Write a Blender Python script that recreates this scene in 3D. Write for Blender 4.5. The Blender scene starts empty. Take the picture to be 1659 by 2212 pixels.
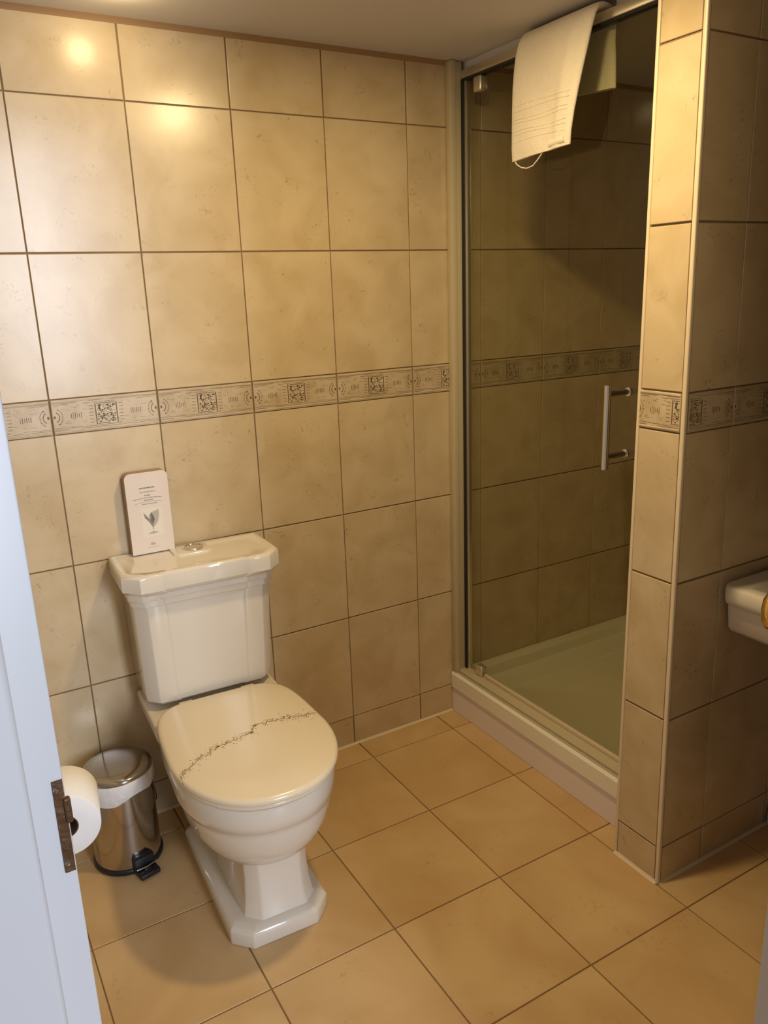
import bpy, bmesh, math, random
from mathutils import Vector, Matrix
random.seed(7)
S = bpy.context.scene
COL = S.collection

# ------------------------------------------------------------ camera
cam_d = bpy.data.cameras.new('camera')
cam = bpy.data.objects.new('camera', cam_d); COL.objects.link(cam)
R_ = Vector((0.8596178, -0.5097893, -0.0342356)); U_ = Vector((0.1661541, 0.2155512, 0.9622528)); F_ = Vector((0.4831667, 0.8328581, -0.2699952))
M = Matrix(((R_.x, U_.x, -F_.x), (R_.y, U_.y, -F_.y), (R_.z, U_.z, -F_.z))).to_4x4()
M.translation = Vector((0.16932, -1.98300, 1.38158))
cam.matrix_world = M
cam_d.sensor_fit = 'VERTICAL'; cam_d.sensor_height = 36.0
cam_d.lens = 36.0 * 1711.84 / 2212
cam_d.clip_start = 0.02
S.camera = cam

# ------------------------------------------------------------ world, lamps, exposure
w = bpy.data.worlds.new('world'); S.world = w; w.use_nodes = True
w.node_tree.nodes['Background'].inputs[0].default_value = (0.66, 0.76, 1.0, 1)
w.node_tree.nodes['Background'].inputs[1].default_value = 0.28

def area(name, loc, target, sx, sy, power, color, shape='RECTANGLE'):
    d = bpy.data.lights.new(name, 'AREA'); d.shape = shape; d.size = sx; d.size_y = sy
    d.energy = power; d.color = color
    o = bpy.data.objects.new(name, d); COL.objects.link(o); o.location = loc
    o.rotation_euler = (Vector(target) - Vector(loc)).to_track_quat('-Z', 'Y').to_euler()
    return o
WARM = (1.0, 0.76, 0.39)
area('ceiling_lamp_mid_room', (1.04, -0.78, 1.962), (1.04, -0.78, 0), 0.10, 0.10, 12.0, WARM, 'DISK')
pd_ = bpy.data.lights.new('ceiling_lamp_near_toilet', 'POINT'); pd_.energy = 1.1; pd_.color = WARM; pd_.shadow_soft_size = 0.03
po_ = bpy.data.objects.new('ceiling_lamp_near_toilet', pd_); COL.objects.link(po_); po_.location = (0.64, -0.19, 1.950)
area('hall_window', (1.0, -4.1, 1.55), (0.55, 0, 1.3), 0.55, 1.7, 82, (0.80, 0.87, 1.0))
S.view_settings.view_transform = 'Standard'; S.view_settings.look = 'None'
S.view_settings.gamma = 1; S.view_settings.use_curve_mapping = False
S.view_settings.exposure = -0.12
S.cycles.max_bounces = 10; S.cycles.transparent_max_bounces = 16
S.cycles.use_denoising = True
S.cycles.sample_clamp_indirect = 6

# ------------------------------------------------------------ materials
def mat(name, color, rough=0.5, metal=0.0, **kw):
    m = bpy.data.materials.new(name); m.use_nodes = True
    b = m.node_tree.nodes['Principled BSDF']
    b.inputs['Base Color'].default_value = (*color, 1); b.inputs['Roughness'].default_value = rough
    b.inputs['Metallic'].default_value = metal
    for k, v in kw.items():
        b.inputs[k.replace('_', ' ')].default_value = v
    return m
def nodes(m): return m.node_tree.nodes, m.node_tree.links, m.node_tree.nodes['Principled BSDF']
def tile_mat(name, ca, cb, cc, rough, scale=5.0, bump=0.05):
    m = mat(name, ca, rough); N, L, B = nodes(m)
    geo = N.new('ShaderNodeNewGeometry'); oi = N.new('ShaderNodeObjectInfo')
    mul = N.new('ShaderNodeVectorMath'); mul.operation = 'SCALE'; mul.inputs[3].default_value = 37.0
    comb = N.new('ShaderNodeCombineXYZ')
    L.new(oi.outputs['Random'], comb.inputs[0]); L.new(oi.outputs['Random'], comb.inputs[1]); L.new(comb.outputs[0], mul.inputs[0])
    add = N.new('ShaderNodeVectorMath'); add.operation = 'ADD'
    L.new(geo.outputs['Position'], add.inputs[0]); L.new(mul.outputs[0], add.inputs[1])
    n1 = N.new('ShaderNodeTexNoise'); n1.inputs['Scale'].default_value = scale; n1.inputs['Detail'].default_value = 5; n1.inputs['Distortion'].default_value = 0.6
    n2 = N.new('ShaderNodeTexNoise'); n2.inputs['Scale'].default_value = scale * 15; n2.inputs['Detail'].default_value = 3; n2.inputs['Roughness'].default_value = 0.75
    n3 = N.new('ShaderNodeTexNoise'); n3.inputs['Scale'].default_value = scale * 2.6; n3.inputs['Detail'].default_value = 2
    for n in (n1, n2, n3): L.new(add.outputs[0], n.inputs['Vector'])
    r1 = N.new('ShaderNodeMapRange'); r1.inputs[1].default_value = 0.36; r1.inputs[2].default_value = 0.66; L.new(n1.outputs[0], r1.inputs[0])
    mx = N.new('ShaderNodeMix'); mx.data_type = 'RGBA'; mx.inputs[6].default_value = (*ca, 1); mx.inputs[7].default_value = (*cb, 1)
    L.new(r1.outputs[0], mx.inputs[0])
    r2 = N.new('ShaderNodeMapRange'); r2.inputs[1].default_value = 0.54; r2.inputs[2].default_value = 0.66; L.new(n2.outputs[0], r2.inputs[0])
    r3 = N.new('ShaderNodeMapRange'); r3.inputs[1].default_value = 0.54; r3.inputs[2].default_value = 0.70; L.new(n3.outputs[0], r3.inputs[0])
    m2 = N.new('ShaderNodeMath'); m2.operation = 'MULTIPLY'; L.new(r2.outputs[0], m2.inputs[0]); L.new(r3.outputs[0], m2.inputs[1])
    m3 = N.new('ShaderNodeMath'); m3.operation = 'MULTIPLY'; m3.inputs[1].default_value = 0.62; L.new(m2.outputs[0], m3.inputs[0])
    mx2 = N.new('ShaderNodeMix'); mx2.data_type = 'RGBA'; mx2.inputs[7].default_value = (*cc, 1)
    L.new(m3.outputs[0], mx2.inputs[0]); L.new(mx.outputs[2], mx2.inputs[6]); L.new(mx2.outputs[2], B.inputs['Base Color'])
    bp = N.new('ShaderNodeBump'); bp.inputs['Strength'].default_value = bump; bp.inputs['Distance'].default_value = 0.004
    L.new(n1.outputs[0], bp.inputs['Height']); L.new(bp.outputs[0], B.inputs['Normal'])
    return m
def noise_mat(name, color, rough, scale, strength, dist=0.002, metal=0.0, var=0.0):
    m = mat(name, color, rough, metal); N, L, B = nodes(m)
    tc = N.new('ShaderNodeNewGeometry'); n = N.new('ShaderNodeTexNoise'); n.inputs['Scale'].default_value = scale; n.inputs['Detail'].default_value = 4
    L.new(tc.outputs['Position'], n.inputs['Vector'])
    bp = N.new('ShaderNodeBump'); bp.inputs['Strength'].default_value = strength; bp.inputs['Distance'].default_value = dist
    L.new(n.outputs[0], bp.inputs['Height']); L.new(bp.outputs[0], B.inputs['Normal'])
    if var:
        mx = N.new('ShaderNodeMix'); mx.data_type = 'RGBA'; mx.inputs[6].default_value = (*color, 1); mx.inputs[7].default_value = (*[c * (1 - var) for c in color], 1)
        L.new(n.outputs[0], mx.inputs[0]); L.new(mx.outputs[2], B.inputs['Base Color'])
    return m
MT = {
 'tile': tile_mat('wall_tile_glaze', (0.64, 0.51, 0.325), (0.55, 0.42, 0.245), (0.27, 0.215, 0.125), 0.24, 8.0),
 'floor': tile_mat('floor_tile_glaze', (0.64, 0.44, 0.22), (0.54, 0.345, 0.155), (0.40, 0.25, 0.11), 0.42, 4.0, 0.08),
 'border': tile_mat('border_tile_glaze', (0.60, 0.49, 0.34), (0.48, 0.37, 0.23), (0.3, 0.2, 0.1), 0.35, 16.0),
 'relief': mat('border_print', (0.125, 0.08, 0.04), 0.5),
 'relief2': mat('border_print_pale', (0.25, 0.175, 0.10), 0.5),
 'grout': noise_mat('wall_grout', (0.30, 0.20, 0.10), 0.85, 90, 0.3, var=0.3),
 'fgrout': noise_mat('floor_grout', (0.33, 0.20, 0.085), 0.9, 90, 0.3, var=0.4),
 'plaster': noise_mat('ceiling_plaster', (0.60, 0.57, 0.55), 0.75, 30, 0.1),
 'low_bounce_wall': noise_mat('low_bounce_brown_plaster', (0.30, 0.22, 0.13), 0.8, 30, 0.1),  # dark brown chosen so these unseen walls bounce less light into the room
 'sealant': mat('brown_sealant', (0.33, 0.20, 0.10), 0.5),
 'white_seal': mat('pale_sealant', (0.72, 0.60, 0.42), 0.45),
 'edge': mat('tile_edge_strip', (0.74, 0.62, 0.44), 0.3),
 'ceramic': mat('cream_ceramic', (0.74, 0.68, 0.58), 0.12, Coat_Weight=0.4, Coat_Roughness=0.05),
 'seat': mat('cream_seat_plastic', (0.76, 0.655, 0.48), 0.22),
 'vein': mat('brown_vein_print', (0.22, 0.13, 0.05), 0.5),
 'paint': noise_mat('white_gloss_paint', (0.56, 0.55, 0.55), 0.35, 12, 0.05),
 'chrome': mat('chrome', (0.72, 0.69, 0.64), 0.09, 1.0),
 'alu': mat('satin_aluminium', (0.78, 0.72, 0.60), 0.3, 0.85),
 'cream_metal': mat('cream_coated_profile', (0.55, 0.47, 0.31), 0.35),
 'rubber': mat('black_rubber', (0.02, 0.018, 0.015), 0.6),
 'tray': mat('shower_tray_acrylic', (0.88, 0.84, 0.71), 0.2),
 'panel': noise_mat('tray_riser_panel', (0.84, 0.76, 0.74), 0.4, 8, 0.1),
 'steel': mat('polished_bin_steel', (0.50, 0.46, 0.41), 0.12, 1.0),
 'black': mat('black_plastic', (0.012, 0.012, 0.016), 0.35),
 'bag': noise_mat('white_bin_liner', (0.80, 0.80, 0.80), 0.4, 60, 0.8, 0.004),
 'paper': noise_mat('toilet_paper', (0.86, 0.85, 0.84), 0.9, 300, 0.3, 0.001),
 'core': mat('cardboard_core', (0.16, 0.09, 0.05), 0.9),
 'brass': mat('brass', (0.78, 0.52, 0.16), 0.16, 1.0),
 'rust': noise_mat('tarnished_latch_metal', (0.16, 0.075, 0.03), 0.45, 120, 0.8, 0.002, 0.5, 0.6),
 'card': mat('pale_pink_card', (0.74, 0.64, 0.55), 0.5),
 'cardside': mat('brown_carton_side', (0.36, 0.26, 0.18), 0.6),
 'ink': mat('grey_ink', (0.27, 0.24, 0.19), 0.6),
 'ink2': mat('pale_grey_ink', (0.45, 0.41, 0.34), 0.6),
 'cpaint': mat('card_window_print', (0.76, 0.69, 0.57), 0.5),
}
def towel_mat():
    m = mat('terry_cotton', (0.93, 0.84, 0.69), 0.95, Sheen_Weight=0.3); N, L, B = nodes(m)
    g = N.new('ShaderNodeNewGeometry')
    n = N.new('ShaderNodeTexNoise'); n.inputs['Scale'].default_value = 420; n.inputs['Detail'].default_value = 2
    n2 = N.new('ShaderNodeTexNoise'); n2.inputs['Scale'].default_value = 25
    L.new(g.outputs['Position'], n.inputs['Vector']); L.new(g.outputs['Position'], n2.inputs['Vector'])
    ad = N.new('ShaderNodeMath'); ad.operation = 'MULTIPLY_ADD'; ad.inputs[1].default_value = 1.6
    L.new(n2.outputs[0], ad.inputs[0]); L.new(n.outputs[0], ad.inputs[2])
    bp = N.new('ShaderNodeBump'); bp.inputs['Strength'].default_value = 0.55; bp.inputs['Distance'].default_value = 0.003
    L.new(ad.outputs[0], bp.inputs['Height']); L.new(bp.outputs[0], B.inputs['Normal'])
    return m
MT['towel'] = towel_mat()
def glass_mat():
    m = bpy.data.materials.new('tinted_shower_glass'); m.use_nodes = True
    N, L = m.node_tree.nodes, m.node_tree.links; N.clear()
    out = N.new('ShaderNodeOutputMaterial'); tr = N.new('ShaderNodeBsdfTransparent'); tr.inputs[0].default_value = (0.89, 0.89, 0.81, 1)
    gl = N.new('ShaderNodeBsdfGlossy'); gl.inputs['Roughness'].default_value = 0.02
    lw = N.new('ShaderNodeLayerWeight'); lw.inputs[0].default_value = 0.5
    pw = N.new('ShaderNodeMath'); pw.operation = 'POWER'; pw.inputs[1].default_value = 5.0; L.new(lw.outputs['Facing'], pw.inputs[0])
    fr = N.new('ShaderNodeMath'); fr.operation = 'MULTIPLY_ADD'; fr.inputs[1].default_value = 0.9; fr.inputs[2].default_value = 0.04; L.new(pw.outputs[0], fr.inputs[0])
    mx = N.new('ShaderNodeMixShader'); L.new(fr.outputs[0], mx.inputs[0]); L.new(tr.outputs[0], mx.inputs[1]); L.new(gl.outputs[0], mx.inputs[2])
    L.new(mx.outputs[0], out.inputs[0]); return m
MT['glass'] = glass_mat()

# ------------------------------------------------------------ helpers
def obj(name, bm, m, parent=None, smooth=None, loc=None, kind=None, label=None):
    me = bpy.data.meshes.new(name)
    if loc is not None:
        bmesh.ops.translate(bm, verts=bm.verts, vec=-Vector(loc))
    bmesh.ops.recalc_face_normals(bm, faces=bm.faces)
    bm.to_mesh(me); bm.free()
    if isinstance(m, (list, tuple)):
        for k in m: me.materials.append(MT[k])
    else: me.materials.append(MT[m])
    if smooth:
        me.shade_smooth(); me.set_sharp_from_angle(angle=math.radians(smooth))
    o = bpy.data.objects.new(name, me); COL.objects.link(o)
    if loc is not None: o.location = loc
    if parent is not None:
        o.parent = parent
        if loc is not None: o.location = Vector(loc)
    if kind: o['kind'] = kind
    if label: o['label'] = label
    return o
def thing(name, label, cat, loc=(0, 0, 0), rz=0):
    o = bpy.data.objects.new(name, None); COL.objects.link(o); o.empty_display_size = 0.1
    o.location = loc; o.rotation_euler = (0, 0, rz); o['label'] = label; o['category'] = cat
    return o
def box(bm, x0, x1, y0, y1, z0, z1, bev=0.0, seg=2, mi=0):
    vs = [bm.verts.new((x, y, z)) for x in (x0, x1) for y in (y0, y1) for z in (z0, z1)]
    fs = []
    for q in ((0, 1, 3, 2), (4, 6, 7, 5), (0, 4, 5, 1), (2, 3, 7, 6), (0, 2, 6, 4), (1, 5, 7, 3)):
        f = bm.faces.new([vs[i] for i in q]); f.material_index = mi; fs.append(f)
    if bev:
        es = list({e for f in fs for e in f.edges})
        bmesh.ops.bevel(bm, geom=es, offset=bev, segments=seg, profile=0.5, affect='EDGES')
def mkbox(*a, **k):
    bm = bmesh.new(); box(bm, *a, **k); return bm
def loft(bm, loops, cap=True, closed=True):
    rows = [[bm.verts.new(p) for p in lp] for lp in loops]
    n = len(rows[0])
    for a, b in zip(rows, rows[1:]):
        for i in range(n if closed else n - 1):
            j = (i + 1) % n
            bm.faces.new((a[i], a[j], b[j], b[i]))
    if cap and closed:
        bm.faces.new(rows[0][::-1]); bm.faces.new(rows[-1])
def lathe(bm, prof, center=(0, 0, 0), n=48, axis='z'):
    loops = []
    for r, h in prof:
        lp = []
        for i in range(n):
            a = 2 * math.pi * i / n; c, s = math.cos(a) * r, math.sin(a) * r
            p = {'z': (c, s, h), 'y': (c, h, s), 'x': (h, c, s)}[axis]
            lp.append(Vector(p) + Vector(center))
        loops.append(lp)
    loft(bm, loops)
def tube(bm, pts, r, n=10):
    pts = [Vector(p) for p in pts]; loops = []
    up = Vector((0.3, 0.2, 0.93)).normalized()
    for i, p in enumerate(pts):
        d = (pts[min(i + 1, len(pts) - 1)] - pts[max(i - 1, 0)]).normalized()
        a = d.cross(up)
        if a.length < 1e-3: a = d.cross(Vector((1, 0, 0)))
        a.normalize(); b = d.cross(a)
        loops.append([p + a * math.cos(2 * math.pi * k / n) * r + b * math.sin(2 * math.pi * k / n) * r for k in range(n)])
    loft(bm, loops)

# ------------------------------------------------------------ tiling
GAP = 0.0018
ROWS = [0.0, 0.0962, 0.4300, 0.7547, 1.0795, 1.1609, 1.4856, 1.8103, 1.9740]
X0, TW = 0.4316, 0.25
def slab(poly, nrm, th, ch=0.0009):
    nrm = Vector(nrm); poly = [Vector(p) for p in poly]
    c = sum(poly, Vector()) / len(poly)
    ins = [p + (c - p).normalized() * GAP * 1.3 for p in poly]
    top = [p + (c - p).normalized() * ch * 1.4 for p in ins]
    bm = bmesh.new()
    loft(bm, [ins, [p + nrm * (th - ch) for p in ins], [p + nrm * th for p in top]])
    return bm, c
def put_tile(poly, nrm, parent, m='tile', th=0.003, name='tile', wob=0.12):
    bm, c = slab(poly, nrm, th)
    o = obj(name, bm, m, parent, loc=c)
    j = math.radians(wob)
    o.rotation_euler = (random.uniform(-j, j), random.uniform(-j, j), random.uniform(-j, j))
    return o
def pattern():
    """the border's print, per tile, as rectangles and strokes (u0,u1,v0,v1,kind)"""
    rr = random.Random(3); out = []
    for v in (0.0315, 0.0275, -0.0275, -0.0315):
        u = -0.124
        while u < 0.122:
            l = rr.uniform(0.012, 0.05); d = rr.uniform(-0.0006, 0.0006)
            if rr.random() < 0.86: out.append((u, min(u + l, 0.124), v + d, v + d + rr.uniform(0.0006, 0.0012), 1))
            u += l + 0.002
    for s in (-1, 1):
        out.append((s * 0.0245 - 0.0011, s * 0.0245 + 0.0011, -0.025, 0.0245, 0))
        for k in range(6):
            v = -0.020 + k * 0.008
            out.append((min(s * 0.030, s * 0.040), max(s * 0.030, s * 0.040), v, v + 0.0013, 1))
        for k in range(6):
            u = s * (0.058 + k * 0.0045); h = rr.uniform(0.004, 0.009)
            out.append((u - 0.0007, u + 0.0007, -h, h, 0 if k % 2 else 1))
        for rad in (0.010, 0.017):
            for k in range(9):
                a = math.radians(-62 + k * 15.5); cx = s * 0.117
                u = cx - s * math.cos(a) * rad; v = math.sin(a) * rad * 1.15
                out.append((u - 0.0011, u + 0.0011, v - 0.0013, v + 0.0013, k % 2))
        out.append((s * 0.118 - 0.002, s * 0.118 + 0.002, -0.003, 0.003, 0))
    for v in (-0.0245, 0.0235): out.append((-0.022, 0.006 if v < 0 else 0.02, v, v + 0.0013, 0))
    for k in range(150):
        u = rr.uniform(-0.021, 0.021); v = rr.uniform(-0.021, 0.021); a = rr.uniform(0.0006, 0.0021); b = rr.uniform(0.0005, 0.0016)
        out.append((u - a, u + a, v - b, v + b, 1 if rr.random() < 0.8 else 0))
    for k in range(70):
        u = rr.uniform(-0.121, 0.121); v = rr.choice((-1, 1)) * rr.uniform(0.012, 0.026); a = rr.uniform(0.0008, 0.004)
        out.append((u - a, u + a, v, v + 0.0006, 1))
    return out
PAT = pattern()
def border_tile(org, du, nrm, ua, ub, z0, z1, parent, shear=None, th=0.0042):
    """one border tile running from pattern coordinate ua to ub; org is the world point of u=0 at mid height"""
    du = Vector(du); nrm = Vector(nrm); Z = Vector((0, 0, 1)); sh = shear or (lambda p: p)
    zc = (z0 + z1) / 2
    def P(u, v, d=0): return sh(Vector((org[0], org[1], zc)) + du * u + Z * v) + nrm * d
    hh = (z1 - z0) / 2
    t = put_tile([P(ua, -hh), P(ub, -hh), P(ub, hh), P(ua, hh)], nrm, parent, 'border', th, 'border_tile', 0)
    # raised rails along both long edges
    bm = bmesh.new()
    e = 0.004
    for v in (-0.0355, 0.0355):
        loops = []
        for u in (ua + e, ub - e):
            loops.append([P(u, v - 0.002, th - 0.0002), P(u, v - 0.001, th + 0.0012), P(u, v + 0.001, th + 0.0012), P(u, v + 0.002, th - 0.0002)])
        loft(bm, loops)
    obj('raised_rail', bm, 'border', t, loc=None).location = -t.location
    bm = bmesh.new()
    for (a, b, c, d, k) in PAT:
        a = max(a, ua + e); b = min(b, ub - e)
        if b - a < 0.0004: continue
        q = [P(a, c, th + 0.0003), P(b, c, th + 0.0003), P(b, d, th + 0.0003), P(a, d, th + 0.0003)]
        q0 = [P(a, c, th - 0.0005), P(b, c, th - 0.0005), P(b, d, th - 0.0005), P(a, d, th - 0.0005)]
        n0 = len(bm.faces); loft(bm, [q0, q]); bm.faces.ensure_lookup_table()
        for f in bm.faces[n0:]: f.material_index = k
    obj('relief', bm, ['relief', 'relief2'], t).location = -t.location
    return t

XL, XR, ZC = 0.17, 2.40, 1.9747
XT = 1.5589
# ---- back wall (runs on behind the shower glass)
wb = obj('wall_back', mkbox(XL - 0.1, XR + 0.1, 0.0, 0.12, -0.1, 2.1), 'grout', kind='structure')
for r in range(len(ROWS) - 1):
    z0, z1 = ROWS[r], ROWS[r + 1]
    for c in range(-2, 8):
        xa, xb = X0 + c * TW, X0 + (c + 1) * TW
        ca, cb = max(xa, XL), min(xb, XR)
        if cb - ca < 0.012: continue
        if r == 4:
            um = (xa + xb) / 2
            border_tile((um, 0.0), (1, 0, 0), (0, -1, 0), ca - um, cb - um, z0, z1, wb)
        else:
            put_tile([(ca, 0, z0), (cb, 0, z0), (cb, 0, z1), (ca, 0, z1)], (0, -1, 0), wb)
# ---- left wall, front wall with the doorway, right wall
wl = obj('wall_left', mkbox(XL - 0.12, XL, -1.50, 0.0, -0.1, 2.1), 'plaster', kind='structure')
obj('wall_right', mkbox(XR, XR + 0.12, -1.55, 0.0, -0.1, 2.1), 'low_bounce_wall', kind='structure')
bm = bmesh.new(); box(bm, -0.6, 0.04, -1.66, -1.55, -0.1, 2.1); box(bm, 0.935, XR + 0.12, -1.66, -1.55, -0.1, 2.1)
obj('wall_front', bm, 'low_bounce_wall', kind='structure')
# ---- partition between shower and basin (leans a little)
YC, YL, PX = -0.9213, -0.8018, 1.4934
LEAN = 0.01257
def yc(z): return YC + LEAN * (z - 1.0)
bm = bmesh.new()
lo = [(PX + 0.001, yc(-0.1), -0.1), (XR, yc(-0.1), -0.1), (XR, YL, -0.1), (PX + 0.001, YL, -0.1)]
hi = [(PX + 0.001, yc(2.1), 2.1), (XR, yc(2.1), 2.1), (XR, YL, 2.1), (PX + 0.001, YL, 2.1)]
loft(bm, [lo, hi])
wp = obj('wall_partition', bm, 'grout', kind='structure')
for r in range(len(ROWS) - 1):
    z0, z1 = ROWS[r], ROWS[r + 1]
    sh = lambda p: Vector((p.x, p.y + LEAN * (p.z - 1.0), p.z))
    if r == 4:
        border_tile((PX, YC + 0.004), (0, -1, 0), (-1, 0, 0), -0.1125, -0.003, z0, z1, wp)
    else:
        put_tile([(PX, YL - 0.006, z0), (PX, yc(z0) + 0.007, z0), (PX, yc(z1) + 0.007, z1), (PX, YL - 0.006, z1)], (-1, 0, 0), wp)
    xs = [PX + 0.006, 1.6398, 1.8898, 2.1398, XR]
    for a, b in zip(xs, xs[1:]):
        if r == 4:
            um = b - 0.125
            border_tile((um, YC), (1, 0, 0), (0, -1, 0), a - um, b - um, z0, z1, wp, shear=sh)
        else:
            put_tile([(a, yc(z0), z0), (b, yc(z0), z0), (b, yc(z1), z1), (a, yc(z1), z1)], (0, -1, 0), wp)
# corner bead and shower-side edge strip
def yprism(x0, x1, ya, yb, z0, z1):
    bm = bmesh.new()
    loft(bm, [[(x0, ya(z0), z0), (x1, ya(z0), z0), (x1, yb(z0), z0), (x0, yb(z0), z0)], [(x0, ya(z1), z1), (x1, ya(z1), z1), (x1, yb(z1), z1), (x0, yb(z1), z1)]])
    bmesh.ops.bevel(bm, geom=[e for e in bm.edges if abs(e.verts[0].co.z - e.verts[1].co.z) > 0.5], offset=0.0028, segments=3, profile=0.5, affect='EDGES')
    return bm
obj('trim_1', yprism(PX - 0.0045, PX + 0.005, lambda z: yc(z) - 0.0045, lambda z: yc(z) + 0.006, 0, 1.974), 'edge', kind='structure', smooth=40)
obj('trim_2', yprism(PX - 0.004, PX + 0.012, lambda z: YL - 0.006, lambda z: YL + 0.003, 0, 1.974), 'edge', kind='structure', smooth=40)

# ---- ceiling and its brown sealant line
obj('ceiling', mkbox(XL - 0.12, XR + 0.12, -1.66, 0.12, ZC, ZC + 0.08), 'plaster', kind='structure')
def bead(name, p, q, nrm, up, s, m):
    """triangular sealant fillet from p to q"""
    p, q, nrm, up = map(Vector, (p, q, nrm, up)); bm = bmesh.new()
    loft(bm, [[e, e + nrm * s, e + nrm * s * 0.35 + up * s * 0.35, e + up * s] for e in (p, q)])
    return obj(name, bm, m, kind='structure', smooth=60)
bead('trim_3', (XL, -0.003, ZC), (XR, -0.003, ZC), (0, -1, 0), (0, 0, -1), 0.011, 'sealant')
bead('trim_4', (XL, -0.003, 0.0005), (XT, -0.003, 0.0005), (0, -1, 0), (0, 0, 1), 0.006, 'white_seal')
bead('trim_5', (PX - 0.003, YL, 0.0005), (PX - 0.003, yc(0), 0.0005), (-1, 0, 0), (0, 0, 1), 0.007, 'white_seal')
bead('trim_6', (PX, yc(0) - 0.003, 0.0005), (XR, yc(0) - 0.003, 0.0005), (0, -1, 0), (0, 0, 1), 0.006, 'white_seal')

# ---- floor: screed under individually laid tiles
fl = obj('floor', mkbox(-1.2, XR + 0.12, -3.4, 0.12, -0.12, -0.0026), 'fgrout', kind='structure')
FS, FSY, FX, FY, FT = 0.29776, 0.30712, 1.19333, -0.40797, -0.0031
def clip(poly, ax, val, keep_less):
    out = []
    for i, p in enumerate(poly):
        q = poly[(i + 1) % len(poly)]
        a = (p[ax] <= val) == keep_less or p[ax] == val; b = (q[ax] <= val) == keep_less or q[ax] == val
        if a: out.append(p)
        if a != b:
            t = (val - p[ax]) / (q[ax] - p[ax]); out.append(p.lerp(q, t))
    return out
for i in range(-6, 5):
    for j in range(-2, 7):
        poly = []
        for a, b in ((i, j), (i + 1, j), (i + 1, j + 1), (i, j + 1)):
            x, y = a * FS, -b * FSY
            poly.append(Vector((FX + math.cos(FT) * x - math.sin(FT) * y, FY + math.sin(FT) * x + math.cos(FT) * y, -0.003)))
        poly = clip(poly, 0, XL if min(p.y for p in poly) > -1.5 else -0.6, False)
        if len(poly) > 2: poly = clip(poly, 0, XR, True)
        if len(poly) > 2: poly = clip(poly, 1, 0.0, True)
        if len(poly) < 3: continue
        if max(p.x for p in poly) - min(p.x for p in poly) < 0.008 or max(p.y for p in poly) - min(p.y for p in poly) < 0.008: continue
        if all(p.x > XT + 0.02 and p.y > YL for p in poly): continue
        # drop repeated corners
        pp = [p for k, p in enumerate(poly) if (p - poly[k - 1]).length > 1e-4]
        put_tile(pp, (0, 0, 1), fl, 'floor', 0.003, wob=0.05)

# ------------------------------------------------------------ door frame, leaf with brass handle
fr = obj('trim_7', mkbox(0.04, 0.2035, -1.55, -1.5005, 0, 1.974, bev=0.0012), 'paint', kind='structure', smooth=40)
obj('door_stop', mkbox(0.041, 0.1845, -1.566, -1.5495, 0, 1.974, bev=0.004, seg=3), 'paint', fr, smooth=40)
bm = mkbox(0.1962, 0.2018, -1.5512, -1.5495, 1.062, 1.122)
st = obj('strike_plate', bm, 'rust', fr, label='tarnished brown strike plate let into the white frame')
obj('latch_lip', mkbox(0.2015, 0.2056, -1.5525, -1.5485, 1.094, 1.110, bev=0.001), 'rust', st)
bm = bmesh.new(); lathe(bm, [(0.0, -1.5520), (0.0014, -1.5518), (0.0018, -1.5510)], (0.199, 0, 1.068), 12, 'y'); lathe(bm, [(0.0, -1.5520), (0.0014, -1.5518), (0.0018, -1.5510)], (0.199, 0, 1.1165), 12, 'y')
obj('screw', bm, 'steel', st, smooth=40)
fr2 = obj('trim_8', mkbox(0.9015, 0.935, -1.66, -1.552, 0, 1.974, bev=0.003), 'paint', kind='structure', smooth=40)
obj('door_stop', mkbox(0.894, 0.9015, -1.655, -1.60, 0, 1.974, bev=0.003), 'paint', fr2, smooth=40)
for o_ in (fr, st, *[c for c in bpy.data.objects if c.parent in (fr, st)]):
    for v in o_.data.vertices: v.co.x += 0.0030 * (v.co.z - 0.75)
# leaf stands open, folded back past the right jamb
dr = bpy.data.objects.new('door_1', None); COL.objects.link(dr); dr['kind'] = 'structure'
dr.location = (0.96, -1.54, 0); dr.rotation_euler = (0, 0, math.radians(31.5))
obj('door_leaf', mkbox(0, 0.66, -0.04, 0.0, 0.012, 1.95, bev=0.002), 'paint', dr)
hd = bmesh.new()
lathe(hd, [(0.0, 0.0), (0.026, 0.0), (0.026, 0.004), (0.011, 0.008), (0.010, 0.026), (0.022, 0.032), (0.032, 0.042), (0.036, 0.053), (0.032, 0.064), (0.018, 0.071), (0.0, 0.073)], (0, 0, 0), 32, 'y')
bmesh.ops.translate(hd, verts=hd.verts, vec=(0.55, -0.002, 0.815))
obj('door_handle', hd, 'brass', dr, smooth=50, label='polished brass door knob')

# ------------------------------------------------------------ shower tray
YB = YL
tr = thing('shower_tray', 'cream shower tray raised on a pale riser behind the glass door', 'shower tray', (XT, -0.4, 0))
o = obj('riser_panel', mkbox(XT + 0.002, XT + 0.016, YB + 0.001, -0.004, 0.0, 0.092, bev=0.002), 'panel', None, label='grey lilac riser panel along the tray front')
def under(o, par):
    o.parent = par; o.location = Vector(o.location) - Vector(par.location); return o
under(o, tr)
bm = bmesh.new()
xa, xb, ya, yb = XT - 0.004, XR - 0.002, YB + 0.001, -0.0045
def rr(x0, x1, y0, y1, z, r=0.02, n=6):
    pts = []
    for cx, cy, a0 in ((x1 - r, y1 - r, 0), (x0 + r, y1 - r, 90), (x0 + r, y0 + r, 180), (x1 - r, y0 + r, 270)):
        for k in range(n + 1):
            a = math.radians(a0 + 90 * k / n); pts.append((cx + math.cos(a) * r, cy + math.sin(a) * r, z))
    return pts
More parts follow.
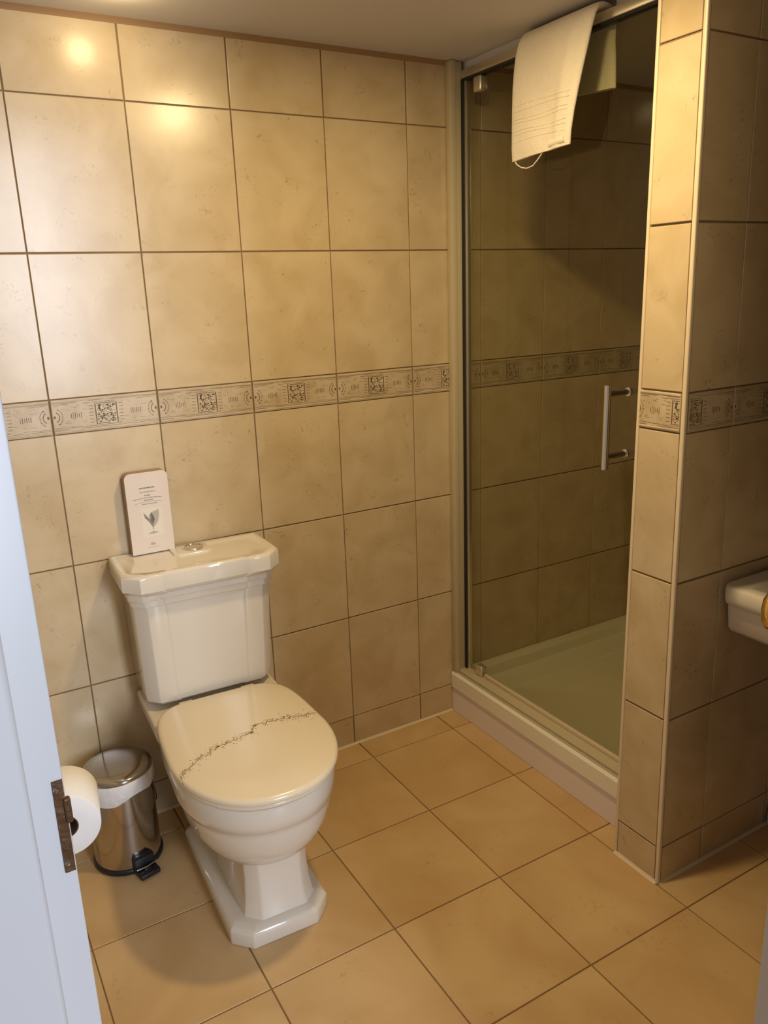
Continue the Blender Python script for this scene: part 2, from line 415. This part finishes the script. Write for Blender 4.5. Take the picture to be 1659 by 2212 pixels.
loft(bm, [rr(xa, xb, ya, yb, 0.092, 0.003), rr(xa, xb, ya, yb, 0.139, 0.003), rr(xa + 0.006, xb, ya, yb, 0.1465, 0.003), rr(xa + 0.07, xb - 0.04, ya + 0.04, yb - 0.034, 0.1465, 0.03),
          rr(xa + 0.076, xb - 0.046, ya + 0.046, yb - 0.040, 0.142, 0.03), rr(xa + 0.084, xb - 0.055, ya + 0.052, yb - 0.048, 0.112, 0.04), rr(xa + 0.10, xb - 0.07, ya + 0.07, yb - 0.070, 0.104, 0.05), rr(1.95, 2.0, -0.42, -0.38, 0.102, 0.01)], cap=True)
under(obj('tray_body', bm, 'tray', smooth=35), tr)
bm = bmesh.new(); lathe(bm, [(0.0, 0.1055), (0.04, 0.1055), (0.043, 0.104), (0.043, 0.1)], (2.27, -0.40, 0), 32)
under(obj('waste_cover', bm, 'chrome', smooth=40), tr)

# ------------------------------------------------------------ shower enclosure
XG = 1.6101
en = thing('shower_enclosure', 'framed shower enclosure standing on the tray, between tiled wall and pillar', 'shower screen', (XG, -0.4, 0.147))
def en_part(name, bm, m, **k): return under(obj(name, bm, m, **k), en)
bm = bmesh.new(); box(bm, XT, XT + 0.020, -0.030, -0.0045, 0.147, 1.9735, bev=0.003); box(bm, XT + 0.020, XG - 0.008, -0.024, -0.0045, 0.147, 1.9735, bev=0.003)
en_part('wall_channel', bm, 'cream_metal', smooth=40)
en_part('side_post', mkbox(XG - 0.008, XG + 0.008, -0.040, -0.005, 0.150, 1.93, bev=0.003), 'alu', smooth=40)
en_part('gasket', mkbox(XG - 0.0125, XG - 0.0075, -0.0345, -0.024, 0.152, 1.928), 'rubber')
en_part('top_rail', mkbox(XG - 0.013, XG + 0.015, YB + 0.001, -0.0045, 1.930, 1.951, bev=0.002), 'alu', smooth=40)
en_part('rail_liner', mkbox(XG - 0.009, XG + 0.011, YB + 0.002, -0.03, 1.924, 1.930), 'rubber')
en_part('threshold', mkbox(XT + 0.012, XG + 0.014, YB + 0.001, -0.0046, 0.1468, 0.156, bev=0.002), 'cream_metal', smooth=40)
en_part('threshold_bead', mkbox(XT + 0.003, XT + 0.009, YB + 0.001, -0.0046, 0.1466, 0.150, bev=0.0012), 'cream_metal', smooth=40)
en_part('end_post', mkbox(XG - 0.014, XG + 0.014, YB + 0.001, YB + 0.024, 0.156, 1.93, bev=0.003), 'cream_metal', smooth=40)
# pivot door (closed): its own thing, it would swing alone
sd = thing('shower_door', 'tinted glass shower door with a chrome bar handle', 'shower door', (XG, -0.09, 0.16))
def sd_part(name, bm, m, **k): return under(obj(name, bm, m, **k), sd)
sd_part('glass_pane', mkbox(XG - 0.003, XG + 0.003, YB + 0.034, -0.042, 0.166, 1.9225, bev=0.001), 'glass')
for z0, z1 in ((1.885, 1.9235), (0.1565, 0.190)):
    bm = mkbox(XG - 0.0125, XG + 0.0125, -0.112, -0.078, z0, z1, bev=0.005, seg=3)
    sd_part('pivot_block', bm, 'alu', smooth=50)
bm = mkbox(XG - 0.006, XG + 0.006, YB + 0.036, -0.12, 0.1562, 0.170, bev=0.002); sd_part('bottom_seal', bm, 'white_seal', smooth=40)
sd_part('edge_seal', mkbox(XG - 0.005, XG + 0.005, YB + 0.0255, YB + 0.0345, 0.166, 1.9225, bev=0.002), 'white_seal', smooth=40)
YH = -0.668
hb = bmesh.new()
xh = XG - 0.072
tube(hb, [(xh, YH, 0.955), (xh, YH, 0.956), (xh, YH, 1.152), (xh, YH, 1.153)], 0.0085, 20)
hdl = sd_part('door_handle', hb, 'chrome', smooth=50)
for z in (0.985, 1.132):
    bm = bmesh.new(); tube(bm, [(xh, YH, z), (XG - 0.003, YH, z)], 0.0068, 16)
    lathe(bm, [(0.0, XG - 0.003), (0.0105, XG - 0.003), (0.0105, XG - 0.007), (0.0, XG - 0.0075)], (0, YH, z), 20, 'x')
    o = obj('handle_mount', bm, 'chrome', hdl, smooth=50); o.location = -(hdl.location + sd.location)
# packing strip between rail and ceiling, cut either side of the towel
bm = bmesh.new(); box(bm, XG + 0.002, XG + 0.014, YB + 0.001, -0.575, 1.9512, ZC - 0.0005); box(bm, XG + 0.002, XG + 0.014, -0.306, -0.0045, 1.9512, ZC - 0.0005)
obj('trim_10', bm, 'plaster', kind='structure')

# ------------------------------------------------------------ towel over the top rail
def make_towel():
    t = thing('towel', 'folded cream towel with a corded border hung over the shower rail', 'towel', (XG, -0.4, 1.95))
    bm = bmesh.new()
    # path across the rail: (x, z, y offset) front bottom -> top -> back bottom
    path = [(1.560, 1.690), (1.556, 1.72), (1.554, 1.76), (1.553, 1.80), (1.553, 1.84), (1.554, 1.88), (1.556, 1.915), (1.561, 1.940), (1.570, 1.9565), (1.586, 1.9625),
            (1.602, 1.9635), (1.620, 1.962), (1.634, 1.952), (1.643, 1.930), (1.648, 1.90), (1.651, 1.87), (1.652, 1.84), (1.652, 1.812)]
    n = 26; half = 0.0085
    def frame(i):
        a = path[max(i - 1, 0)]; b = path[min(i + 1, len(path) - 1)]
        d = Vector((b[0] - a[0], b[1] - a[1])).normalized(); return Vector((-d.y, d.x))
    loops = []
    for i, (x, z) in enumerate(path):
        nr = frame(i); lp = []
        f = i / (len(path) - 1)
        y0 = -0.292 - 0.022 * min(1, max(0, (z - 1.70) / 0.25)) if i < 9 else -0.314
        y1 = (-0.500 - 0.068 * min(1, max(0, (z - 1.69) / 0.26))) if i < 9 else (-0.568 + 0.024 * min(1, (i - 8) / 6))
        th = half * (1 if 3 < i < 8 or i > 13 else (0.9 if i <= 3 else 0.62))
        band = 0.0
        for side in (1, -1):
            for k in range(n + 1):
                s = k / n if side == 1 else 1 - k / n
                y = y0 + (y1 - y0) * s
                edge = min(s, 1 - s) * n
                e = th * (1 - 0.75 * max(0, 1 - edge / 2.0) ** 2)
                wv = 0.0022 * math.sin(s * 9 + z * 21) * (1 if i < 7 or i > 13 else 0.2) + (0.004 * math.exp(-((s - 0.80) / 0.07) ** 2) if i < 7 else 0)
                px = x + nr.x * (e * side) + wv * nr.x; pz = z + nr.y * (e * side)
                if i < 2: pz -= 0.010 * (1 - s)
                if i > 15: pz += 0.014 * (0.5 - s)
                lp.append((px, y, pz))
        loops.append(lp)
    loft(bm, loops)
    bmesh.ops.subdivide_edges(bm, edges=bm.edges, cuts=1, use_grid_fill=True, smooth=0.6)
    under(obj('towel_cloth', bm, 'towel', smooth=70), t)
    # corded woven ribs across the front
    def fx(z):
        for a, b in zip(path, path[1:]):
            if a[1] <= z <= b[1]: return a[0] + (b[0] - a[0]) * (z - a[1]) / (b[1] - a[1])
    for zz in (1.800, 1.789, 1.770, 1.762, 1.744, 1.736, 1.722):
        bm = bmesh.new()
        pts = []
        for k in range(25):
            sq = k / 24; y0 = -0.292 - 0.022 * min(1, max(0, (zz - 1.70) / 0.25)); y1 = -0.500 - 0.068 * (zz - 1.69) / 0.26
            s_ = 0.07 + 0.86 * sq; y = y0 + (y1 - y0) * s_; z = zz + 0.0015 * math.sin(s_ * 7 + zz * 90)
            wv = 0.0022 * math.sin(s_ * 9 + z * 21) + 0.004 * math.exp(-((s_ - 0.80) / 0.07) ** 2)
            pts.append((fx(z) - 0.0081 - wv, y, z))
        tube(bm, pts, 0.0008, 6)
        under(obj('corded_rib', bm, 'towel', smooth=60), t)
    # hanging tape loop under the front hem
    bm = bmesh.new()
    tube(bm, [(1.558, -0.304, 1.684), (1.557, -0.313, 1.672), (1.556, -0.332, 1.662), (1.555, -0.354, 1.657), (1.555, -0.377, 1.660), (1.556, -0.394, 1.672), (1.558, -0.410, 1.687)], 0.0016, 6)
    under(obj('hanging_loop', bm, 'towel', smooth=60), t)
    # folded-under hem roll at the front lower corner
    bm = bmesh.new()
    tube(bm, [(1.556, -0.437, 1.6995), (1.555, -0.462, 1.7005), (1.555, -0.490, 1.702)], 0.009, 12)
    under(obj('rolled_hem', bm, 'towel', smooth=60), t)
make_towel()

# ------------------------------------------------------------ toilet
TO = thing('toilet', 'cream close-coupled toilet with panelled cistern against the tiled wall', 'toilet', (0.708, -0.014, 0), math.radians(-2.6))
def oct_(hw, yf, yb, ch, z, chb=None):
    cb = ch if chb is None else chb
    return [(hw, yb - cb, z), (hw - cb, yb, z), (-hw + cb, yb, z), (-hw, yb - cb, z), (-hw, yf + ch, z), (-hw + ch, yf, z), (hw - ch, yf, z), (hw, yf + ch, z)]
def bev(bm, off, seg=3, cond=None):
    es = [e for e in bm.edges if (cond is None or cond(e))]
    bmesh.ops.bevel(bm, geom=es, offset=off, segments=seg, profile=0.5, affect='EDGES')
# pan: bowl, pedestal, plinth and deck as one ceramic body
def egg(hw, yf, yb, z, n=56, taper=0.93, nb=5.0):
    ym = yf + hw * 1.25; pts = []
    for k in range(n):
        a = 2 * math.pi * k / n; c, s = math.cos(a), math.sin(a)
        if s <= 0: x = hw * math.copysign(abs(c) ** (2 / 2.25), c); y = ym + (ym - yf) * -abs(s) ** (2 / 2.05)
        else:
            y = ym + (yb - ym) * abs(s) ** (2 / nb); x = hw * math.copysign(abs(c) ** (2 / nb), c)
            x *= 1 - (1 - taper) * (y - ym) / (yb - ym)
        pts.append((x, y, z))
    return pts
bm = bmesh.new()
loft(bm, [egg(0.055, -0.53, -0.20, 0.180), egg(0.092, -0.572, -0.16, 0.190), egg(0.124, -0.602, -0.15, 0.210), egg(0.146, -0.622, -0.14, 0.238), egg(0.160, -0.638, -0.13, 0.272),
          egg(0.168, -0.646, -0.125, 0.308), egg(0.170, -0.649, -0.12, 0.323), egg(0.175, -0.653, -0.12, 0.326), egg(0.175, -0.656, -0.115, 0.345), egg(0.177, -0.659, -0.11, 0.372), egg(0.174, -0.656, -0.11, 0.382), egg(0.165, -0.645, -0.11, 0.386)])
bv = bmesh.new(); loft(bv, [oct_(0.150, -0.235, -0.004, 0.02, 0.30, 0.004), oct_(0.168, -0.235, -0.004, 0.02, 0.355, 0.004), oct_(0.168, -0.235, -0.004, 0.02, 0.388, 0.004)]); bev(bv, 0.006)
def join(bm, b2):
    me = bpy.data.meshes.new('tmp'); b2.to_mesh(me); b2.free(); bm.from_mesh(me); bpy.data.meshes.remove(me)
join(bm, bv)
# front column with chamfered corners, flaring at top and bottom
bv = bmesh.new()
loft(bv, [[(x + 0.006, y, z) for x, y, z in o_] for o_ in (oct_(0.090, -0.574, -0.30, 0.034, 0.035), oct_(0.082, -0.566, -0.30, 0.030, 0.055), oct_(0.077, -0.560, -0.30, 0.028, 0.09), oct_(0.074, -0.556, -0.30, 0.026, 0.14), oct_(0.075, -0.556, -0.30, 0.026, 0.19), oct_(0.080, -0.560, -0.30, 0.028, 0.21), oct_(0.095, -0.570, -0.30, 0.03, 0.23))])
bev(bv, 0.004, 2, lambda e: abs(e.verts[0].co.z - e.verts[1].co.z) > 0.01); join(bm, bv)
# narrower trapway body behind
bv = bmesh.new()
loft(bv, [oct_(0.066, -0.40, -0.03, 0.02, 0.04), oct_(0.060, -0.40, -0.03, 0.02, 0.10), oct_(0.062, -0.40, -0.02, 0.02, 0.20), oct_(0.10, -0.42, -0.01, 0.02, 0.33)])
bev(bv, 0.008, 3); join(bm, bv)
# plinth with sloped ledge
bv = bmesh.new()
loft(bv, [oct_(0.116, -0.590, -0.12, 0.040, 0.0), oct_(0.116, -0.590, -0.12, 0.040, 0.034), oct_(0.111, -0.586, -0.126, 0.039, 0.041), oct_(0.098, -0.572, -0.14, 0.035, 0.047), oct_(0.09, -0.565, -0.15, 0.035, 0.048)])
bev(bv, 0.003, 2); join(bm, bv)
obj('pan', bm, 'ceramic', TO, smooth=50)
# seat and lid
def ring(name, hw, yf, yb, z0, z1, m, r=0.005):
    bm = bmesh.new()
    loft(bm, [egg(hw - r, yf + r, yb - r, z0), egg(hw, yf, yb, z0 + r * 0.7), egg(hw, yf, yb, z1 - r), egg(hw - r * 0.4, yf + r * 0.4, yb - r * 0.4, z1 - r * 0.35), egg(hw - r * 1.4, yf + r * 1.4, yb - r * 1.4, z1), egg(hw * 0.5, yf * 0.78 - 0.05, yb - 0.08, z1 + 0.0015)])
    return obj(name, bm, m, TO, smooth=50)
ring('seat', 0.180, -0.664, -0.185, 0.3875, 0.3985, 'seat', 0.004)
lid = ring('seat_lid', 0.184, -0.671, -0.182, 0.3995, 0.4165, 'seat', 0.007)
# brown marbled vein printed across the lid
def to_local(x, y):
    a = math.radians(2.6); dx, dy = x - 0.708, y + 0.014
    return Vector((dx * math.cos(a) - dy * math.sin(a), dx * math.sin(a) + dy * math.cos(a), 0))
vp = [(0.501, -0.520), (0.526, -0.493), (0.577, -0.459), (0.614, -0.444), (0.66, -0.437), (0.7, -0.430), (0.717, -0.405), (0.772, -0.408), (0.8, -0.416), (0.825, -0.422), (0.866, -0.432)]
VP = [to_local(*p) for p in vp]
def lidz(p): return 0.4168 + 0.0016 * max(0, 1 - abs(p.x) / 0.18)
rg = random.Random(5); bm = bmesh.new()
from mathutils.bvhtree import BVHTree
_t = bmesh.new(); _t.from_mesh(lid.data); BV = BVHTree.FromBMesh(_t)
def lidz(p):
    h = BV.ray_cast(Vector((p.x, p.y, 1)), Vector((0, 0, -1)))
    return h[0].z + 0.0003 if h[0] else 0
def stroke(p, q, wd):
    d = (q - p); 
    if d.length < 1e-5: return
    nn = Vector((-d.y, d.x, 0)).normalized() * wd
    z = Vector((0, 0, lidz(p))); z2 = Vector((0, 0, lidz(q)))
    if lidz(p) < 0.4 or lidz(q) < 0.4: return
    loft(bm, [[p - nn + z - Vector((0, 0, .0012)), q - nn + z2 - Vector((0, 0, .0012)), q + nn + z2 - Vector((0, 0, .0012)), p + nn + z - Vector((0, 0, .0012))], [p - nn + z, q - nn + z2, q + nn + z2, p + nn + z]])
for lane in range(3):
    prev = None
    for a, b in zip(VP, VP[1:]):
        for k in range(8):
            c = a.lerp(b, k / 8) + Vector((rg.uniform(-.002, .002), rg.uniform(-.0035, .0035) + (lane - 1) * 0.010 * math.sin(k + lane), 0))
            if prev is not None and rg.random() < (0.85 if lane == 1 else 0.45): stroke(prev, c, rg.uniform(0.0003, 0.0013 if lane == 1 else 0.0007))
            prev = c
for k in range(330):
    i = rg.randrange(len(VP) - 1); c = VP[i].lerp(VP[i + 1], rg.random()) + Vector((rg.gauss(0, .004), rg.gauss(0, .010), 0))
    q = c + Vector((rg.uniform(-.003, .003), rg.uniform(-.002, .002), 0)); stroke(c, q, rg.uniform(0.0002, 0.0007))
for i, sz in ((3, .003), (5, .003), (6, .0026), (8, .002)):
    stroke(VP[i] + Vector((-.004, -.001, 0)), VP[i] + Vector((.006, .002, 0)), sz * .6)
o = obj('marbled_vein', bm, 'vein', lid, label='brown marbled vein printed across the lid')
for s in (-1, 1):
    bm = bmesh.new(); lathe(bm, [(0.0, -0.016), (0.009, -0.016), (0.009, 0.016), (0.0, 0.016)], (s * 0.08, -0.178, 0.402), 20, 'x'); 
    obj('hinge', bm, 'seat', TO, smooth=50)
# cistern tank: panelled front between stepped pilasters, moulded collar under the lid
def tank(hw, yf, z, ch=0.028, d=0.0035):
    p = 0.072  # pilaster width incl. chamfer
    return [(hw, -0.004, z), (-hw, -0.004, z), (-hw, yf + ch, z), (-hw + ch, yf, z), (-hw + p, yf, z), (-hw + p + 0.003, yf + d, z), (hw - p - 0.003, yf + d, z), (hw - p, yf, z), (hw - ch, yf, z), (hw, yf + ch, z)]
bm = bmesh.new()
loft(bm, [tank(0.156, -0.150, 0.405, 0.026), tank(0.163, -0.158, 0.413, 0.028), tank(0.165, -0.161, 0.43), tank(0.171, -0.171, 0.66), tank(0.172, -0.172, 0.672), tank(0.176, -0.177, 0.675), tank(0.176, -0.177, 0.689), tank(0.181, -0.182, 0.692), tank(0.182, -0.183, 0.712)])
bev(bm, 0.0025, 2, lambda e: abs(e.verts[0].co.z - e.verts[1].co.z) > 0.005)
obj('cistern', bm, 'ceramic', TO, smooth=35)
def lidloop(g, z, inner=False):
    hw, yf, ch, p, d = 0.194 - g, -0.205 + g, 0.036, 0.085, 0.004
    return [(hw, 0.0 - g, z), (-hw, 0.0 - g, z), (-hw, yf + ch, z), (-hw + ch, yf, z), (-hw + p, yf, z), (-hw + p + 0.006, yf + d, z), (hw - p - 0.006, yf + d, z), (hw - p, yf, z), (hw - ch, yf, z), (hw, yf + ch, z)]
bm = bmesh.new()
loft(bm, [lidloop(0.014, 0.708), lidloop(0.006, 0.714), lidloop(0.0, 0.721), lidloop(0.0, 0.755), lidloop(0.0015, 0.7595), lidloop(0.005, 0.762), lidloop(0.016, 0.762), lidloop(0.021, 0.7585), lidloop(0.05, 0.7585)])
clid = obj('cistern_lid', bm, 'ceramic', TO, smooth=40)
bm = bmesh.new(); loft(bm, [[(x, y, 0.757) for x, y, _ in oct_(0.05, -0.094, -0.012, 0.014, 0)], [(x, y, 0.7635) for x, y, _ in oct_(0.046, -0.090, -0.012, 0.012, 0)]]); bev(bm, 0.0015, 2)
obj('button_boss', bm, 'ceramic', clid, smooth=40)
bm = bmesh.new(); lathe(bm, [(0.026, 0.762), (0.026, 0.7665), (0.0225, 0.7675), (0.0215, 0.7662), (0.0, 0.7668)], (0.008, -0.052, 0), 36)
obj('flush_button', bm, 'chrome', TO, smooth=40, label='round chrome push button')

# ------------------------------------------------------------ carton card standing on the cistern
CD = thing('card_box', 'slim pale card box printed with a bird wing emblem, on the cistern lid', 'card box', (0.622, -0.038, 0.7625), math.radians(-1))
wd, ht, dp = 0.0525, 0.207, 0.026
def arch(y, g=0.0):
    pts = [(-wd + g, y, 0 + g), (wd - g, y, 0 + g)]; r = 0.014
    for k in range(7):
        a = math.radians(90 * k / 6); pts.append((wd - r + math.cos(a) * (r - g), y, ht - r + math.sin(a) * (r - g)))
    for k in range(7):
        a = math.radians(90 + 90 * k / 6); pts.append((-wd + r + math.cos(a) * (r - g), y, ht - r + math.sin(a) * (r - g)))
    return pts
bm = bmesh.new(); loft(bm, [arch(0.0), arch(dp)]); obj('carton', bm, 'cardside', CD, label='brown carton sides')
bm = bmesh.new(); loft(bm, [arch(-0.0012), arch(-0.0001)]); fp = obj('front_panel', bm, 'card', CD)
bm = mkbox(-0.022, 0.030, -0.0015, -0.0011, 0.042, 0.115); obj('picture_window', bm, 'cpaint', fp)
bm = bmesh.new(); rg = random.Random(11)
def inkline(x0, x1, z, h, curve=0.0, words=True, mi=0):
    x = x0
    while x < x1:
        l = rg.uniform(0.004, 0.011) if words else (x1 - x0)
        e = min(x + l, x1); t0 = (x - x0) / (x1 - x0) * 2 - 1; t1 = (e - x0) / (x1 - x0) * 2 - 1
        za, zb = z - curve * t0 * t0, z - curve * t1 * t1
        f0 = len(bm.faces)
        loft(bm, [[(x, -0.0016, za - h), (e, -0.0016, zb - h), (e, -0.0016, zb + h), (x, -0.0016, za + h)], [(x, -0.001, za - h), (e, -0.001, zb - h), (e, -0.001, zb + h), (x, -0.001, za + h)]])
        bm.faces.ensure_lookup_table()
        for f in bm.faces[f0:]: f.material_index = mi
        x = e + 0.0012
inkline(-0.019, 0.019, 0.168, 0.0016); inkline(-0.019, 0.019, 0.158, 0.0015, mi=1)
inkline(-0.008, 0.006, 0.149, 0.0012); inkline(-0.036, 0.034, 0.143, 0.0007, 0.003, mi=0); inkline(-0.010, 0.012, 0.137, 0.0011)
inkline(-0.034, 0.034, 0.133, 0.0006, 0.004, mi=1); inkline(-0.016, 0.020, 0.127, 0.0007, mi=0)
inkline(-0.006, 0.006, 0.023, 0.003, mi=1); inkline(-0.014, 0.016, 0.014, 0.0005, mi=1)
obj('printed_lines', bm, ['ink', 'ink2'], fp, kind='stuff')
bm = bmesh.new()
def feather(pts, mi):
    f0 = len(bm.faces)
    loft(bm, [[(x, -0.0021, z) for x, z in pts], [(x, -0.0014, z) for x, z in pts]]); bm.faces.ensure_lookup_table()
    for f in bm.faces[f0:]: f.material_index = mi
feather([(-0.016, 0.106), (-0.013, 0.092), (-0.005, 0.082), (0.004, 0.066), (0.006, 0.072), (0.001, 0.086), (-0.006, 0.093)], 0)
feather([(0.002, 0.104), (0.022, 0.110), (0.022, 0.096), (0.018, 0.080), (0.011, 0.070), (0.006, 0.068), (0.003, 0.084)], 1)
feather([(-0.002, 0.098), (0.004, 0.104), (0.010, 0.088), (0.007, 0.074), (0.001, 0.080)], 0)
feather([(-0.010, 0.050), (0.004, 0.056), (0.018, 0.051), (0.004, 0.049)], 1)
feather([(0.004, 0.056), (0.007, 0.068), (0.003, 0.068)], 1)
obj('wing_emblem', bm, ['ink', 'ink2'], fp, label='grey bird wing drawing')

# ------------------------------------------------------------ pedal bin
BX, BY = 0.4465, -0.130
PB = thing('pedal_bin', 'small polished steel pedal bin with white liner, beside the toilet', 'bin', (BX, BY, 0), math.radians(12))
bm = bmesh.new(); lathe(bm, [(0.083, 0.0), (0.086, 0.003), (0.086, 0.012), (0.083, 0.015)], n=56); obj('base_ring', bm, 'black', PB, smooth=50)
bm = bmesh.new(); lathe(bm, [(0.0815, 0.013), (0.0815, 0.2305), (0.079, 0.232)], n=64); obj('body', bm, 'steel', PB, smooth=50)
bm = bmesh.new(); prof = [(0.0838, 0.2545), (0.0848, 0.257), (0.084, 0.261), (0.079, 0.2645), (0.06, 0.267), (0.03, 0.2685), (0.004, 0.269)]; lathe(bm, prof, n=64); obj('lid', bm, 'steel', PB, smooth=50)
# liner folded over the rim, hanging unevenly
rg = random.Random(2); loops = []; nn = 72
for k, (r, z) in enumerate([(0.0805, 0.253), (0.0845, 0.2535), (0.0865, 0.248), (0.0872, 0.238), (0.087, 0.226), (0.0862, 0.212), (0.0842, 0.207), (0.0822, 0.215), (0.0818, 0.24)]):
    lp = []
    for i in range(nn):
        a = 2 * math.pi * i / nn
        wob = 0.0018 * math.sin(7 * a + k * 0.5) + 0.0010 * math.sin(17 * a + k) 
        dz = (0.010 * math.sin(a * 2 + 0.6) + 0.003 * math.sin(5 * a)) * (1 if 3 < k < 8 else 0.15) * (-1)
        rr_ = r + (max(0, wob) if 0 < k < 7 else 0)
        lp.append((math.cos(a) * rr_, math.sin(a) * rr_, z + dz))
    loops.append(lp)
bm = bmesh.new(); loft(bm, loops, cap=False); obj('bin_liner', bm, 'bag', PB, smooth=60, label='white plastic liner folded over the rim')
bm = bmesh.new(); box(bm, -0.026, 0.026, -0.098, -0.074, 0.006, 0.046, bev=0.004); obj('pedal_housing', bm, 'black', PB, smooth=40)
bm = bmesh.new(); box(bm, -0.026, 0.026, -0.126, -0.090, 0.004, 0.018, bev=0.004); box(bm, -0.009, 0.009, -0.112, -0.088, 0.014, 0.022, bev=0.003)
pdl = obj('pedal', bm, 'black', PB, smooth=40)
bm = bmesh.new(); tube(bm, [(-0.026, -0.104, 0.0242), (0.0, -0.108, 0.0248), (0.028, -0.102, 0.0242)], 0.0022, 10); obj('pedal_bar', bm, 'chrome', pdl, smooth=50)
bm = bmesh.new(); box(bm, -0.02, 0.02, 0.0815, 0.094, 0.20, 0.258, bev=0.004); obj('lid_hinge', bm, 'black', PB, smooth=40)
bm = bmesh.new()
tube(bm, [(0.0845 * math.cos(t), 0.0845 * math.sin(t), 0.205 - 0.085 * math.sin(math.pi * (t + 0.75) / 1.6)) for t in [-0.75 + 1.6 * k / 18 for k in range(19)]], 0.0016, 8)
obj('carry_handle', bm, 'rust', PB, smooth=50, label='thin dark wire carry handle')

# ------------------------------------------------------------ toilet roll and its holder on the left wall
RC = Vector((0.2600, -0.770, 0.567)); 
RH = thing('toilet_roll_holder', 'chrome wall arm holding the toilet roll beside the door frame', 'roll holder', (XL, -0.70, 0.58))
bm = bmesh.new(); lathe(bm, [(0.0, 0.0), (0.024, 0.0), (0.024, 0.006), (0.012, 0.010), (0.0, 0.011)], (XL, -0.645, 0.580), 28, 'x')
under(obj('wall_rose', bm, 'chrome', smooth=50), RH)
bm = bmesh.new(); tube(bm, [(XL + 0.005, -0.645, 0.580), (XL + 0.08, -0.645, 0.580), (XL + 0.098, -0.648, 0.580), (XL + 0.1035, -0.660, 0.580), (XL + 0.0995, -0.70, 0.580), (XL + 0.0915, -0.765, 0.580)], 0.005, 12)
under(obj('arm', bm, 'chrome', smooth=50), RH)
TR = thing('toilet_roll', 'white toilet roll half hidden behind the door frame', 'toilet roll', tuple(RC), math.radians(-8))
bm = bmesh.new()
n = 64; L0, L1 = 0.0, 0.096
prof = [(0.0205, L0 + 0.001), (0.0205, L0), (0.0535, L0), (0.055, L0 + 0.0015), (0.055, L1 - 0.0015), (0.0535, L1), (0.0205, L1)]
loops = []
for r, h in prof:
    loops.append([(math.cos(2 * math.pi * k / n) * r, h, math.sin(2 * math.pi * k / n) * r) for k in range(n)])
loft(bm, loops, cap=False)
obj('paper', bm, 'paper', TR, smooth=50)
bm = bmesh.new(); loops = []
for r, h in [(0.0203, L0 - 0.0004), (0.0190, L0 - 0.0004), (0.0190, L1 + 0.0004), (0.0203, L1 + 0.0004), (0.0203, L0 - 0.0004)]:
    loops.append([(math.cos(2 * math.pi * k / n) * r, h, math.sin(2 * math.pi * k / n) * r) for k in range(n)])
loft(bm, loops, cap=False); obj('cardboard_tube', bm, 'core', TR, smooth=50)

# ------------------------------------------------------------ basin on the partition
BA = thing('washbasin', 'cream washbasin with stepped rim fixed to the shaded tiled wall', 'basin', (2.0, -0.925, 0))
yb_ = -0.937
bm = bmesh.new()
def bl(g, z, yf=-1.32, x0=1.634, x1=2.348, r=0.02):
    return rr(x0 + g, x1 - g, yf + g, yb_ - min(g, 0.0), z, max(r - g * 0.3, 0.006))
loft(bm, [bl(0.07, 0.615, -1.25), bl(0.036, 0.622, -1.28), bl(0.026, 0.634, -1.30), bl(0.016, 0.690), bl(0.012, 0.692), bl(0.003, 0.700), bl(0.0, 0.712), bl(0.0, 0.730), bl(0.004, 0.737), bl(0.010, 0.739),
          [(x, min(y, -0.985) if y > -1.0 else y, z) for x, y, z in bl(0.032, 0.739, r=0.05)], [(x, min(y, -0.99) if y > -1.0 else y, z) for x, y, z in bl(0.04, 0.732, r=0.05)],
          rr(1.76, 2.24, -1.25, -1.03, 0.66, 0.08), rr(1.95, 2.05, -1.16, -1.12, 0.632, 0.018)])
bmesh.ops.translate(bm, verts=bm.verts, vec=(0, 0, -0.012))
under(obj('bowl', bm, 'ceramic', smooth=45), BA)
bm = bmesh.new()
def pd(w_, d, z): return [(2.0 + x, yb_ - 0.002 + y, z) for x, y, _ in oct_(w_, -d, 0.0, 0.03, 0, 0.004)]
loft(bm, [pd(0.105, 0.22, 0.0), pd(0.105, 0.22, 0.04), pd(0.09, 0.20, 0.06), pd(0.08, 0.18, 0.12), pd(0.078, 0.175, 0.45), pd(0.10, 0.21, 0.607)]); bev(bm, 0.003, 2)
under(obj('pedestal', bm, 'ceramic', smooth=40), BA)
for dx in (-0.09, 0.09):
    bm = bmesh.new(); lathe(bm, [(0.0, 0.727), (0.02, 0.727), (0.016, 0.75), (0.012, 0.775), (0.022, 0.782), (0.022, 0.80), (0.0, 0.804)], (2.0 + dx, -0.958, 0), 20)
    tube(bm, [(2.0 + dx, -0.958, 0.765), (2.0 + dx, -1.0, 0.772), (2.0 + dx, -1.045, 0.762), (2.0 + dx, -1.05, 0.752)], 0.009, 12)
    under(obj('tap', bm, 'chrome', smooth=50), BA)
